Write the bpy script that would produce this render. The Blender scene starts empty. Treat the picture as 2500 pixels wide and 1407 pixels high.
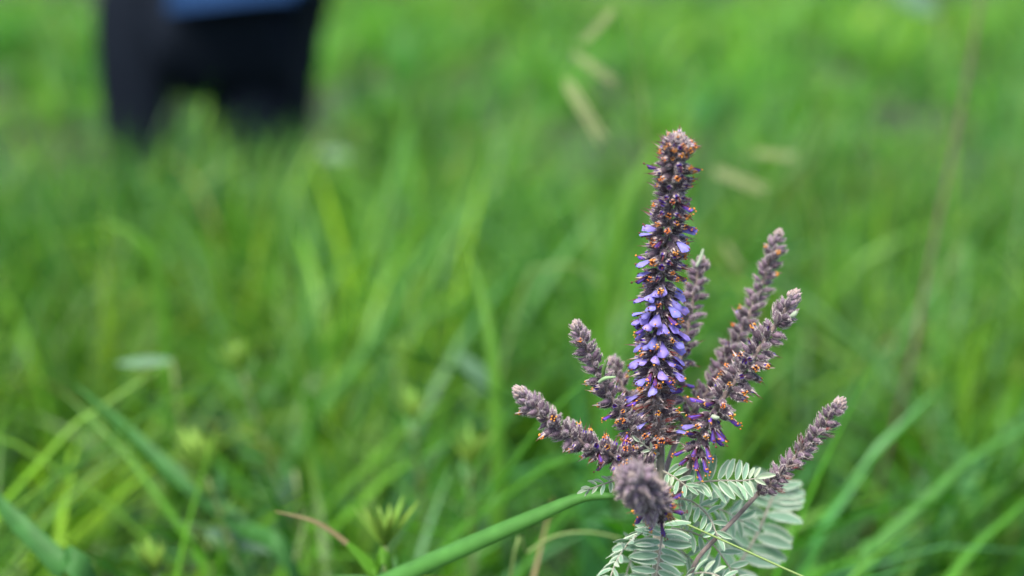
import bpy, math, random
import numpy as np
from mathutils import Vector, Matrix
R = math.radians
random.seed(7)
rng = np.random.default_rng(11)
sc = bpy.context.scene
col = sc.collection

# ------------------------------------------------------------------ camera, sky, sun, exposure
PITCH = 15.0
CAMZ = 0.63
cam_d = bpy.data.cameras.new("camera")
cam = bpy.data.objects.new("camera", cam_d)
col.objects.link(cam)
cam.location = (0, 0, CAMZ)
cam.rotation_euler = (R(90 - PITCH), 0, 0)
cam_d.lens = 50
cam_d.sensor_width = 36
cam_d.clip_start = 0.02
cam_d.clip_end = 2000
cam_d.dof.use_dof = True
cam_d.dof.focus_distance = 0.598
cam_d.dof.aperture_fstop = 3.1
sc.camera = cam

SUN_EL, SUN_AZ = 66.0, 215.0          # azimuth clockwise from +Y
world = bpy.data.worlds.new("World")
sc.world = world
world.use_nodes = True
wn = world.node_tree
sky = wn.nodes.new("ShaderNodeTexSky")
sky.sky_type = 'NISHITA'
sky.sun_disc = False
sky.sun_elevation = R(SUN_EL)
sky.sun_rotation = R(SUN_AZ)
sky.dust_density = 3.0
sky.air_density = 1.0
wn.links.new(sky.outputs[0], wn.nodes["Background"].inputs[0])
wn.nodes["Background"].inputs[1].default_value = 0.10

sun_d = bpy.data.lights.new("sun", 'SUN')
sun_d.energy = 2.0
sun_d.angle = R(25)
sun_d.color = (1.0, 0.96, 0.88)
sun = bpy.data.objects.new("sun", sun_d)
col.objects.link(sun)
sdir = Vector((math.sin(R(SUN_AZ)) * math.cos(R(SUN_EL)), math.cos(R(SUN_AZ)) * math.cos(R(SUN_EL)), math.sin(R(SUN_EL))))
sun.rotation_euler = sdir.to_track_quat('Z', 'Y').to_euler()
sun.location = sdir * 20

sc.view_settings.view_transform = 'Standard'
sc.view_settings.look = 'None'
sc.view_settings.gamma = 1
sc.view_settings.use_curve_mapping = False
sc.view_settings.exposure = 1.55
sc.render.engine = 'CYCLES'
sc.cycles.use_denoising = True
sc.cycles.max_bounces = 6
sc.cycles.diffuse_bounces = 2
sc.cycles.transmission_bounces = 4
sc.cycles.transparent_max_bounces = 4
sc.cycles.caustics_reflective = False
sc.cycles.caustics_refractive = False

# ------------------------------------------------------------------ helpers
CP, SP = math.cos(R(PITCH)), math.sin(R(PITCH))
FWD, UPV, CAM = Vector((0, CP, -SP)), Vector((0, SP, CP)), Vector((0, 0, CAMZ))
FOCALS = 36.0 / 50.0 / 2500.0


def P(px, py, d):
    """a point of the place, seen at that spot of the photograph, d metres away along the view"""
    return CAM + Vector((1, 0, 0)) * ((px - 1250) * FOCALS * d) + UPV * (-(py - 703.5) * FOCALS * d) + FWD * d


def px2m(px, d):
    return px * FOCALS * d


def tag(o, label=None, cat=None, group=None, kind=None):
    if label: o["label"] = label
    if cat: o["category"] = cat
    if group: o["group"] = group
    if kind: o["kind"] = kind
    return o


class MB:
    def __init__(self):
        self.v, self.f, self.m = [], [], []

    def add(self, verts, faces, mat=0):
        n = len(self.v)
        self.v += [tuple(x) for x in verts]
        self.f += [tuple(i + n for i in f) for f in faces]
        self.m += [mat] * len(faces)

    def tube(self, pts, rad, k=6, mat=0, cap=True):
        pts = [Vector(p) for p in pts]
        n = len(pts)
        vs, fs = [], []
        ref = None
        for i, p in enumerate(pts):
            t = (pts[min(i + 1, n - 1)] - pts[max(i - 1, 0)]).normalized()
            if ref is None:
                ref = t.orthogonal().normalized()
            a = (ref - t * ref.dot(t)).normalized()
            ref = a
            b = t.cross(a)
            r = rad[i] if isinstance(rad, (list, tuple)) else rad
            for j in range(k):
                th = 2 * math.pi * j / k
                vs.append(p + (a * math.cos(th) + b * math.sin(th)) * r)
        for i in range(n - 1):
            for j in range(k):
                j2 = (j + 1) % k
                fs.append((i * k + j, i * k + j2, (i + 1) * k + j2, (i + 1) * k + j))
        if cap:
            fs.append(tuple(range(k))[::-1])
            fs.append(tuple((n - 1) * k + j for j in range(k)))
        self.add(vs, fs, mat)

    def lathe(self, prof, k=7, mat=0, squash=1.0, off=(0, 0, 0)):
        """prof: (z, r) from base to tip, along +Z"""
        vs, fs = [], []
        for z, r in prof:
            for j in range(k):
                th = 2 * math.pi * j / k
                vs.append((off[0] + r * math.cos(th), off[1] + r * math.sin(th) * squash, off[2] + z))
        for i in range(len(prof) - 1):
            for j in range(k):
                j2 = (j + 1) % k
                fs.append((i * k + j, i * k + j2, (i + 1) * k + j2, (i + 1) * k + j))
        self.add(vs, fs, mat)

    def blob(self, c, r, mat=0):
        x, y, z = c
        self.add([(x + r, y, z), (x - r, y, z), (x, y + r, z), (x, y - r, z), (x, y, z + r * 1.2), (x, y, z - r)],
                 [(0, 2, 4), (2, 1, 4), (1, 3, 4), (3, 0, 4), (2, 0, 5), (1, 2, 5), (3, 1, 5), (0, 3, 5)], mat)

    def hair(self, p, d, length, w, mat=0):
        p, d = Vector(p), Vector(d).normalized()
        s = d.orthogonal().normalized() * w
        self.add([p - s, p + s, p + d * length], [(0, 1, 2)], mat)

    def ribbon(self, pts, widths, side, fold=0.25, mat=0):
        """a blade folded along its midrib; side = direction across it"""
        pts = [Vector(p) for p in pts]
        n = len(pts)
        vs, fs = [], []
        for i, p in enumerate(pts):
            t = (pts[min(i + 1, n - 1)] - pts[max(i - 1, 0)]).normalized()
            s = Vector(side)
            s = (s - t * s.dot(t)).normalized()
            nn = s.cross(t)
            w = widths[i] * 0.5
            vs += [p - s * w + nn * w * fold, p, p + s * w + nn * w * fold]
        for i in range(n - 1):
            a, b = i * 3, i * 3 + 3
            fs += [(a, a + 1, b + 1, b), (a + 1, a + 2, b + 2, b + 1)]
        self.add(vs, fs, mat)

    def mesh(self, name, mats, smooth=True):
        me = bpy.data.meshes.new(name)
        me.from_pydata([tuple(v) for v in self.v], [], self.f)
        for m in mats:
            me.materials.append(m)
        me.polygons.foreach_set("material_index", self.m)
        if smooth:
            me.polygons.foreach_set("use_smooth", [True] * len(self.f))
        me.update()
        return me


def obj(name, me, parent=None, M=None):
    o = bpy.data.objects.new(name, me)
    col.objects.link(o)
    if parent: o.parent = parent
    if M is not None: o.matrix_local = M
    return o


def empty(name, loc=(0, 0, 0), parent=None):
    o = bpy.data.objects.new(name, None)
    o.empty_display_size = 0.02
    col.objects.link(o)
    o.location = loc
    if parent: o.parent = parent
    return o


def catmull(pts, n):
    """n+1 points of a smooth curve through pts"""
    pts = [Vector(p) for p in pts]
    q = [pts[0] * 2 - pts[1]] + pts + [pts[-1] * 2 - pts[-2]]
    out = []
    segs = len(pts) - 1
    for i in range(n + 1):
        u = i / n * segs
        k = min(int(u), segs - 1)
        t = u - k
        a, b, c, d = q[k], q[k + 1], q[k + 2], q[k + 3]
        out.append(0.5 * ((2 * b) + (c - a) * t + (2 * a - 5 * b + 4 * c - d) * t * t + (3 * b - a - 3 * c + d) * t ** 3))
    return out


# ------------------------------------------------------------------ materials
def plant_mat(name, c, rough=0.6, sheen=0.0, sheen_tint=(1, 1, 1), transl=0.0, tcol=None, vary=0.0, hue=0.0, noise=0.0, nscale=300, spec=0.4):
    m = bpy.data.materials.new(name)
    m.use_nodes = True
    nt = m.node_tree
    N, L = nt.nodes, nt.links
    b = N["Principled BSDF"]
    out = N["Material Output"]
    b.inputs["Base Color"].default_value = (*c, 1)
    b.inputs["Roughness"].default_value = rough
    b.inputs["Specular IOR Level"].default_value = spec
    if sheen:
        b.inputs["Sheen Weight"].default_value = sheen
        b.inputs["Sheen Roughness"].default_value = 0.45
        b.inputs["Sheen Tint"].default_value = (*sheen_tint, 1)
    src = None
    if vary or hue or noise:
        hs = N.new("ShaderNodeHueSaturation")
        hs.inputs["Color"].default_value = (*c, 1)
        oi = N.new("ShaderNodeObjectInfo")
        if vary:
            mr = N.new("ShaderNodeMapRange")
            mr.inputs[3].default_value = 1 - vary
            mr.inputs[4].default_value = 1 + vary
            L.new(oi.outputs["Random"], mr.inputs[0])
            L.new(mr.outputs[0], hs.inputs["Value"])
        if hue:
            w = N.new("ShaderNodeMath"); w.operation = 'MULTIPLY'; w.inputs[1].default_value = 7.31
            fr = N.new("ShaderNodeMath"); fr.operation = 'FRACT'
            mr2 = N.new("ShaderNodeMapRange")
            mr2.inputs[3].default_value = 0.5 - hue
            mr2.inputs[4].default_value = 0.5 + hue
            L.new(oi.outputs["Random"], w.inputs[0]); L.new(w.outputs[0], fr.inputs[0])
            L.new(fr.outputs[0], mr2.inputs[0]); L.new(mr2.outputs[0], hs.inputs["Hue"])
        src = hs.outputs[0]
        if noise:
            tc = N.new("ShaderNodeTexCoord")
            nz = N.new("ShaderNodeTexNoise")
            nz.inputs["Scale"].default_value = nscale
            nz.inputs["Detail"].default_value = 3
            L.new(tc.outputs["Object"], nz.inputs["Vector"])
            mr3 = N.new("ShaderNodeMapRange")
            mr3.inputs[1].default_value = 0.3; mr3.inputs[2].default_value = 0.7
            mr3.inputs[3].default_value = 1 - noise; mr3.inputs[4].default_value = 1 + noise
            L.new(nz.outputs[0], mr3.inputs[0])
            mx = N.new("ShaderNodeMix"); mx.data_type = 'RGBA'; mx.blend_type = 'MULTIPLY'
            mx.inputs[0].default_value = 1
            L.new(src, mx.inputs[6]); L.new(mr3.outputs[0], mx.inputs[7])
            src = mx.outputs[2]
        L.new(src, b.inputs["Base Color"])
    if transl:
        tr = N.new("ShaderNodeBsdfTranslucent")
        tr.inputs[0].default_value = (*(tcol or c), 1)
        ms = N.new("ShaderNodeMixShader")
        ms.inputs[0].default_value = transl
        L.new(b.outputs[0], ms.inputs[1]); L.new(tr.outputs[0], ms.inputs[2])
        L.new(ms.outputs[0], out.inputs[0])
    return m


def grass_mat(name, transl=0.26, rough=0.42):
    m = bpy.data.materials.new(name)
    m.use_nodes = True
    nt = m.node_tree
    N, L = nt.nodes, nt.links
    b = N["Principled BSDF"]
    at = N.new("ShaderNodeAttribute"); at.attribute_name = "tint"
    L.new(at.outputs["Color"], b.inputs["Base Color"])
    b.inputs["Roughness"].default_value = rough
    b.inputs["Specular IOR Level"].default_value = 0.25
    tr = N.new("ShaderNodeBsdfTranslucent")
    mx = N.new("ShaderNodeMix"); mx.data_type = 'RGBA'; mx.blend_type = 'MULTIPLY'; mx.inputs[0].default_value = 1
    L.new(at.outputs["Color"], mx.inputs[6]); mx.inputs[7].default_value = (1.25, 1.6, 0.5, 1)
    L.new(mx.outputs[2], tr.inputs[0])
    ms = N.new("ShaderNodeMixShader"); ms.inputs[0].default_value = transl
    L.new(b.outputs[0], ms.inputs[1]); L.new(tr.outputs[0], ms.inputs[2])
    L.new(ms.outputs[0], N["Material Output"].inputs[0])
    return m


M_hair = plant_mat("pale_hair", (0.62, 0.55, 0.53), 0.8, sheen=0.4)
M_calyx = plant_mat("bud_calyx", (0.120, 0.078, 0.108), 0.7, sheen=0.38, sheen_tint=(0.9, 0.80, 0.84), vary=0.4, hue=0.02, noise=0.35, nscale=900)
M_youngc = plant_mat("young_calyx", (0.185, 0.130, 0.172), 0.7, sheen=0.5, sheen_tint=(0.95, 0.88, 0.95), vary=0.25, noise=0.3, nscale=900)
M_dark = plant_mat("dark_calyx", (0.074, 0.047, 0.062), 0.6, sheen=0.45, sheen_tint=(0.8, 0.72, 0.78), vary=0.4, noise=0.35, nscale=900)
M_tooth = plant_mat("calyx_tooth", (0.42, 0.335, 0.31), 0.7, sheen=0.3)
M_anther = plant_mat("orange_anther", (0.72, 0.27, 0.045), 0.6, vary=0.25, hue=0.015)
M_fil = plant_mat("red_filament", (0.17, 0.042, 0.038), 0.55, vary=0.3)
M_petal = plant_mat("violet_petal", (0.275, 0.225, 0.65), 0.55, sheen=0.3, sheen_tint=(0.8, 0.8, 1), transl=0.25, tcol=(0.25, 0.15, 0.70), vary=0.32, hue=0.018, noise=0.22, nscale=500)
M_deep = plant_mat("deep_violet_petal", (0.105, 0.052, 0.36), 0.5, transl=0.15, tcol=(0.15, 0.05, 0.5), vary=0.35, noise=0.25, nscale=500)
M_wither = plant_mat("withered_calyx", (0.17, 0.115, 0.10), 0.8, sheen=0.7, sheen_tint=(0.9, 0.85, 0.82), vary=0.35)
M_rachis = plant_mat("rachis", (0.17, 0.125, 0.11), 0.8, sheen=0.9, sheen_tint=(0.95, 0.88, 0.85), noise=0.35, nscale=400)
M_tip = plant_mat("woolly_tip", (0.33, 0.245, 0.22), 0.85, sheen=0.9, noise=0.3, nscale=700)
M_stem = plant_mat("pale_stem", (0.25, 0.235, 0.18), 0.75, sheen=0.8, noise=0.3, nscale=200)
M_stem2 = plant_mat("grey_stem", (0.22, 0.17, 0.15), 0.75, sheen=0.8, noise=0.3, nscale=200)
M_leaf = plant_mat("leaflet_green", (0.185, 0.315, 0.205), 0.7, sheen=0.6, sheen_tint=(0.85, 1, 0.88), transl=0.2, tcol=(0.2, 0.42, 0.14), vary=0.16, hue=0.012, noise=0.18, nscale=250)
M_margin = plant_mat("leaflet_margin", (0.44, 0.52, 0.39), 0.85, sheen=0.5, transl=0.15)
M_young = plant_mat("young_leaf", (0.36, 0.44, 0.30), 0.8, sheen=0.6, transl=0.15, vary=0.12)
M_roll = plant_mat("rolled_leaf", (0.21, 0.33, 0.15), 0.7, sheen=0.5, vary=0.1)
M_weed = plant_mat("weed_leaf", (0.085, 0.22, 0.045), 0.5, sheen=0.1, transl=0.3, tcol=(0.25, 0.42, 0.06), vary=0.25, hue=0.02)
M_weedtop = plant_mat("weed_top_leaf", (0.20, 0.36, 0.050), 0.55, transl=0.3, tcol=(0.4, 0.55, 0.1), vary=0.18, hue=0.012)
M_weedstem = plant_mat("weed_stem", (0.19, 0.25, 0.085), 0.6, noise=0.3, nscale=60)
M_straw = plant_mat("straw", (0.46, 0.50, 0.24), 0.7, transl=0.25, vary=0.15)
M_reed = plant_mat("reddish_stalk", (0.14, 0.10, 0.075), 0.7)
M_greenstem = plant_mat("green_stalk", (0.19, 0.28, 0.08), 0.6)
M_bladeA = plant_mat("near_blade", (0.085, 0.250, 0.048), 0.5, transl=0.3, tcol=(0.2, 0.42, 0.08), noise=0.15, nscale=90, spec=0.2)
M_bladeC = plant_mat("dark_blade", (0.050, 0.165, 0.038), 0.5, transl=0.25, tcol=(0.12, 0.32, 0.05), noise=0.2, nscale=80, spec=0.15)
M_bladeB = plant_mat("bright_blade", (0.085, 0.235, 0.018), 0.45, transl=0.4, tcol=(0.28, 0.5, 0.05), noise=0.2, nscale=60, spec=.2)
M_bladetan = plant_mat("drying_blade", (0.20, 0.165, 0.07), 0.6, transl=0.3)
M_grass = grass_mat("meadow_grass")

# ------------------------------------------------------------------ ground
def make_ground():
    m = bpy.data.materials.new("meadow_soil")
    m.use_nodes = True
    nt = m.node_tree; N, L = nt.nodes, nt.links
    b = N["Principled BSDF"]; b.inputs["Roughness"].default_value = 0.95
    tc = N.new("ShaderNodeTexCoord")
    n1 = N.new("ShaderNodeTexNoise"); n1.inputs["Scale"].default_value = 9; n1.inputs["Detail"].default_value = 6
    L.new(tc.outputs["Object"], n1.inputs["Vector"])
    cr = N.new("ShaderNodeValToRGB")
    cr.color_ramp.elements[0].position = 0.35; cr.color_ramp.elements[0].color = (0.014, 0.018, 0.006, 1)
    cr.color_ramp.elements[1].position = 0.65; cr.color_ramp.elements[1].color = (0.022, 0.034, 0.009, 1)
    L.new(n1.outputs[0], cr.inputs[0]); L.new(cr.outputs[0], b.inputs["Base Color"])
    n = 48
    vs, fs = [], []
    xs = [math.copysign(abs(u) ** 3 * 400, u) for u in np.linspace(-1, 1, n)]
    for y in xs:
        for x in xs:
            r = math.hypot(x, y)
            z = 0.0 if r < 6 else 0.12 * math.sin(x * 0.09 + 1) * math.cos(y * 0.07) * min(1, (r - 6) / 20) + 0.0
            vs.append((x, y + 3, z))
    for j in range(n - 1):
        for i in range(n - 1):
            a = j * n + i
            fs.append((a, a + 1, a + n + 1, a + n))
    me = bpy.data.meshes.new("ground"); me.from_pydata(vs, [], fs); me.materials.append(m)
    o = obj("ground", me)
    tag(o, "green meadow ground beneath the grass", None, kind="structure")


make_ground()


# ------------------------------------------------------------------ meadow grass (uncountable): numpy ribbons
def vnoise(x, y, s, seed):
    r = np.random.default_rng(seed)
    ph = r.uniform(0, 6.28, (6, 2)); k = r.normal(0, 1, (6, 2)) * s
    out = np.zeros_like(x)
    for i in range(6):
        out += np.sin(k[i, 0] * x + k[i, 1] * y + ph[i, 0])
    return out / 3.0


PAL = np.array([(0.060, 0.180, 0.009), (0.076, 0.220, 0.012), (0.044, 0.148, 0.011), (0.115, 0.270, 0.015),
                (0.050, 0.175, 0.032), (0.088, 0.215, 0.068), (0.150, 0.300, 0.018), (0.22, 0.250, 0.065), (0.18, 0.130, 0.050)])
PW = np.array([0.19, 0.22, 0.12, 0.14, 0.14, 0.12, 0.06, 0.015, 0.004])


def grass(name, n, ymin, ymax, half, lmin, lmax, wmin, wmax, seed, ypow=1.0, segs=6, label=None, per_tuft=26, spread=.022, light_gain=1.0, lean=(0.02, 0.5), curl=(0.3, 1.9)):
    r = np.random.default_rng(seed)
    # even scatter over a wedge that widens away from the path
    nt_ = max(20, n // per_tuft)
    m = int(nt_ * 2.2)
    ty = ymin + (ymax - ymin) * r.random(m) ** ypow
    tx = r.uniform(-1, 1, m) * half(ymax)
    ok = np.abs(tx) < half(ty)
    tx, ty = tx[ok][:nt_], ty[ok][:nt_]
    cnt = np.maximum(3, r.gamma(2.0, per_tuft / 2.0, len(tx))).astype(int)
    own = np.repeat(np.arange(len(tx)), cnt)
    ra = r.uniform(0, 2 * math.pi, len(own))
    rd = np.abs(r.normal(0, 1, len(own))) * spread
    x, y = tx[own] + rd * np.cos(ra), ty[own] + rd * np.sin(ra)
    tuft_h = r.uniform(.68, 1.22, len(tx))[own]
    tuft_c = r.normal(0, 1, len(tx))[own]
    cl = vnoise(x, y, 5.0, seed + 1)
    n = len(x)
    hgt = (1.0 + 0.16 * vnoise(x, y, 2.6, seed + 2)) * tuft_h * np.interp(y, [.9, 2.8], [1.06, .72])
    Lg = r.uniform(lmin, lmax, n) * hgt * (0.82 + 0.18 * r.random(n))
    az = ra + r.normal(0, .5, n)
    # a breeze: part of the blades lean the same way
    wind = r.random(n) < 0.30
    az[wind] = r.normal(0.55, 0.6, wind.sum())
    th0 = r.uniform(lean[0], lean[1], n)
    cu = r.uniform(curl[0], curl[1], n) * (0.6 + 0.7 * r.random(n))
    w = r.uniform(wmin, wmax, n)
    broad = r.random(n) < 0.05
    w[broad] *= 1.5
    tw = r.normal(0, 0.8, n)
    S = segs
    s = np.linspace(0, 1, S + 1)
    pos = np.zeros((n, S + 1, 3))
    pos[:, 0, 0], pos[:, 0, 1], pos[:, 0, 2] = x, y, -0.01
    side = np.zeros((n, S + 1, 3))
    for i in range(S + 1):
        th = th0 + cu * s[i] ** 1.6
        if i:
            thm = th0 + cu * ((s[i] + s[i - 1]) / 2) ** 1.6
            st = Lg / S
            pos[:, i, 0] = pos[:, i - 1, 0] + np.sin(thm) * np.cos(az) * st
            pos[:, i, 1] = pos[:, i - 1, 1] + np.sin(thm) * np.sin(az) * st
            pos[:, i, 2] = pos[:, i - 1, 2] + np.cos(thm) * st
        t = np.stack([np.sin(th) * np.cos(az), np.sin(th) * np.sin(az), np.cos(th)], 1)
        b = np.stack([-np.sin(az), np.cos(az), np.zeros(n)], 1)
        nn = np.cross(t, b)
        a = tw * s[i]
        side[:, i] = b * np.cos(a)[:, None] + nn * np.sin(a)[:, None]
    pos[:, :, 2] = np.maximum(pos[:, :, 2], 0.004 * s[None, :] - 0.01)
    # keep the blades off the leadplant and out from right in front of it
    d = pos[:, :, 1] * CP - (pos[:, :, 2] - CAMZ) * SP
    u = pos[:, :, 0] / np.maximum(d, 0.01)
    v = (pos[:, :, 1] * SP + (pos[:, :, 2] - CAMZ) * CP) / np.maximum(d, 0.01)
    near = ((d < 0.74) & (np.abs(u) < 0.48) & (v > -0.27)).any(1) | ((d < 1.35) & (np.abs(u) < 0.48) & (v > -.03)).any(1)
    clear = near | (np.hypot(x - 0.09, y - 0.62) < 0.035)
    pos, side, w, cl, tuft_c = pos[~clear], side[~clear], w[~clear], cl[~clear], tuft_c[~clear]
    n = len(pos)
    prof = np.array([0.6, 1.0, 1.0, 0.92, 0.75, 0.48, 0.06]) if S == 6 else np.interp(s, [0, 0.15, 0.5, 0.8, 1], [0.6, 1, 0.95, 0.6, 0.06])
    hw = side * (w[:, None] * prof[None, :] * 0.5)[:, :, None]
    V = np.stack([pos - hw, pos + hw], 2).reshape(-1, 3)
    per = (S + 1) * 2
    base = (np.arange(n) * per)[:, None]
    q = np.array([[2 * i, 2 * i + 1, 2 * i + 3, 2 * i + 2] for i in range(S)]).reshape(1, -1)
    loops = (base + q).reshape(-1)
    nf = n * S
    me = bpy.data.meshes.new(name)
    me.vertices.add(len(V)); me.vertices.foreach_set("co", V.astype(np.float32).ravel())
    me.loops.add(len(loops)); me.loops.foreach_set("vertex_index", loops.astype(np.int32))
    me.polygons.add(nf)
    me.polygons.foreach_set("loop_start", (np.arange(nf) * 4).astype(np.int32))
    me.polygons.foreach_set("use_smooth", np.ones(nf, bool))
    c = PAL[r.choice(len(PAL), n, p=PW / PW.sum())]
    tone = vnoise(pos[:, 0, 0], pos[:, 0, 1], 4.0, seed + 5)[:, None]
    c = c * r.uniform(0.55, 1.5, (n, 1)) * (1 + 0.15 * cl[:, None])
    c = c * (1 + tone * np.array([0.22, 0.05, -0.15])) * (1 + np.clip(tuft_c, -2, 2)[:, None] * np.array([.16, .10, .04]))
    c = np.repeat(c[:, None, :] * light_gain, per, 1)  # light painted into the tint: farther blades lifted, near and low ones dimmed
    dry = r.random(n) < 0.03                       # dried tips
    c[dry, -2:, :] = np.array([0.22, 0.15, 0.06])
    c = np.concatenate([c, np.ones((n, per, 1))], 2)
    at = me.color_attributes.new("tint", 'FLOAT_COLOR', 'POINT')
    at.data.foreach_set("color", c.astype(np.float32).ravel())
    me.materials.append(M_grass)
    me.update(calc_edges=True)
    o = obj(name, me)
    tag(o, label, "grass", kind="stuff")
    return o


grass("meadow_grass", 17500, 0.30, 2.6, lambda y: 0.35 + 0.62 * y, 0.20, 0.43, 0.0034, 0.0084, 21, 0.62, light_gain=.93, per_tuft=18,
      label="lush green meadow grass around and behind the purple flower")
grass("meadow_grass", 22000, 2.5, 9.0, lambda y: 0.35 + 0.62 * y, 0.18, 0.42, 0.006, 0.012, 22, 0.62, light_gain=1.3, segs=4, per_tuft=30, spread=.035,  # tint lifted in place of light on the farther blades
      label="green meadow grass, its colour lifted as if well lit, around the crouching person")
grass("meadow_grass", 34000, 8.8, 45.0, lambda y: 1 + 0.75 * y, 0.2, 0.45, 0.012, 0.03, 23, 0.8, segs=4, light_gain=1.3, per_tuft=24, spread=.12,
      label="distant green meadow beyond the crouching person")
grass("low_grass", 16000, 0.30, 2.8, lambda y: 0.35 + 0.62 * y, 0.07, 0.17, 0.004, 0.009, 24, 0.62, segs=4, per_tuft=12, spread=.03, light_gain=.5, lean=(.2, 1.0),  # tint darkened to paint the shade in gaps between tufts
      label="short dense undergrowth of green grass with shade put into its colour, at the foot of the taller blades")
grass("low_grass", 24000, 2.6, 9.2, lambda y: 0.35 + 0.62 * y, 0.10, 0.22, 0.008, 0.016, 25, 0.62, segs=4, per_tuft=12, spread=.06, light_gain=1.0, lean=(.2, 1.1),
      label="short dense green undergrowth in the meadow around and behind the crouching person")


# ------------------------------------------------------------------ leadplant: flower meshes (local +Z outward, millimetres scaled to metres)
mm = 0.001


def fuzz(mb, n, prof, length, mat, rnd, w=0.045, kz=0.5):
    for _ in range(n):
        i = rnd.random() * (len(prof) - 1.001)
        k = int(i); f = i - k
        z = prof[k][0] * (1 - f) + prof[k + 1][0] * f
        r_ = prof[k][1] * (1 - f) + prof[k + 1][1] * f
        a = rnd.random() * 6.283
        p = (r_ * math.cos(a), r_ * math.sin(a), z)
        d = (math.cos(a) + rnd.gauss(0, .3), math.sin(a) + rnd.gauss(0, .3), kz + rnd.gauss(0, .3))
        mb.hair(p, d, length * rnd.uniform(.6, 1.3), w * mm, mat)


def mesh_bud(seed, young=False):
    rnd = random.Random(seed)
    mb = MB()
    fat = rnd.uniform(.9, 1.12)
    prof = [(0, .28), (.6, .75), (1.4, 1.08), (2.3, 1.05), (3.1, .72), (3.8, .32), (4.4, .04)]
    prof = [(z * mm, r * mm * fat) for z, r in prof]
    mb.lathe(prof, 8, 0, .88)
    # seam between the calyx teeth, and the slim bract below
    mb.ribbon([(0, -.5 * mm, 0), (0, -1.25 * mm, 1.6 * mm), (0, -1.2 * mm, 3.4 * mm), (0, -.9 * mm, 4.6 * mm)], [.4 * mm, .8 * mm, .55 * mm, .05 * mm], (1, 0, 0), .3, 2)
    for k in range(3):
        a = rnd.random() * 6.28
        mb.add([(.55 * mm * math.cos(a + .35), .55 * mm * math.sin(a + .35), 3.3 * mm), (.55 * mm * math.cos(a - .35), .55 * mm * math.sin(a - .35), 3.3 * mm),
                (.3 * mm * math.cos(a), .3 * mm * math.sin(a), 5.0 * mm)], [(0, 1, 2)], 2)
    fuzz(mb, 95, prof, .60 * mm, 1, rnd, .05, .7)
    return mb.mesh("bud", [M_youngc if young else M_calyx, M_hair, M_tooth])


def stamens(mb, rnd, z0, n, spread, length, anth, fil, curve=0.0):
    for k in range(n):
        a = 6.283 * k / n + rnd.uniform(-.4, .4)
        r0 = .3 * mm
        r1 = spread * mm * rnd.uniform(.35, 1)
        l = length * mm * rnd.uniform(.55, 1.15)
        p0 = Vector((r0 * math.cos(a), r0 * math.sin(a), z0))
        p1 = Vector((r1 * math.cos(a), r1 * math.sin(a) - curve * mm, z0 + l))
        mb.tube([p0, (p0 + p1) / 2 + Vector((0, 0, .1 * mm)), p1], [.10 * mm, .09 * mm, .07 * mm], 3, fil, False)
        if anth is not None:
            mb.blob(p1, .31 * mm * rnd.uniform(.8, 1.25), anth)


def mesh_floret(seed, anthers=True, purple=True):
    """calyx open at its mouth, deep violet petal edge, orange anthers, pale pointed teeth"""
    rnd = random.Random(seed)
    mb = MB()
    prof = [(0, .3), (.7, .8), (1.6, 1.15), (2.6, 1.2), (3.4, 1.0), (3.9, .85)]
    prof = [(z * mm, r * mm) for z, r in prof]
    mb.lathe(prof, 8, 0, .9)
    # dark throat
    mb.lathe([(3.9 * mm, .85 * mm), (3.2 * mm, .3 * mm), (3.1 * mm, .02 * mm)], 8, 5, .9)
    # teeth
    for k in range(5):
        a = 6.283 * k / 5 + rnd.uniform(-.2, .2)
        big = 2.4 if k == 0 else rnd.uniform(.9, 1.5)
        c, s_ = math.cos(a), math.sin(a)
        c1, s1, c2, s2 = math.cos(a + .42), math.sin(a + .42), math.cos(a - .42), math.sin(a - .42)
        mb.add([(.92 * mm * c1, .85 * mm * s1, 3.6 * mm), (.92 * mm * c2, .85 * mm * s2, 3.6 * mm), (.8 * mm * c, .75 * mm * s_, (4.0 + big) * mm), (1.08 * mm * c, 1.0 * mm * s_, 3.7 * mm)],
               [(0, 3, 2), (3, 1, 2)], 2)
    if purple:
        v, f = [], []
        for i in range(4):
            z = 3.1 + i * .42
            for j in range(6):
                a = math.pi * (.0 + j / 5)
                rr = (.75 + .12 * i - .06 * i * i)
                v.append((rr * math.cos(a) * mm, rr * math.sin(a) * mm, (z + (.25 * math.sin(j / 5 * 3.14) if i == 3 else 0)) * mm))
        for i in range(3):
            for j in range(5):
                a = i * 6 + j
                f.append((a, a + 1, a + 7, a + 6))
        mb.add(v, f, 5)
    if anthers:
        stamens(mb, rnd, 3.4 * mm, 7, .85, 1.5, 3, 4)
        mb.tube([(0, 0, 3.5 * mm), (.2 * mm, 0, 5.2 * mm), (.3 * mm * rnd.choice((-1, 1)), -.2 * mm, 6.8 * mm)], [.12 * mm, .1 * mm, .05 * mm], 3, 4, False)
    else:
        mb.tube([(0, 0, 3.5 * mm), (.2 * mm, 0, 5.0 * mm), (.4 * mm, -.2 * mm, 7.4 * mm)], [.15 * mm, .12 * mm, .05 * mm], 3, 4, False)
        mb.tube([(.2 * mm, .1 * mm, 3.5 * mm), (.5 * mm, 0, 5.0 * mm), (.1 * mm, -.4 * mm, 6.4 * mm)], [.14 * mm, .11 * mm, .05 * mm], 3, 4, False)
    fuzz(mb, 85, prof, .6 * mm, 1, rnd, .05, .7)
    return mb.mesh("floret", [M_dark, M_hair, M_tooth, M_anther, M_fil, M_deep])


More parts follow.
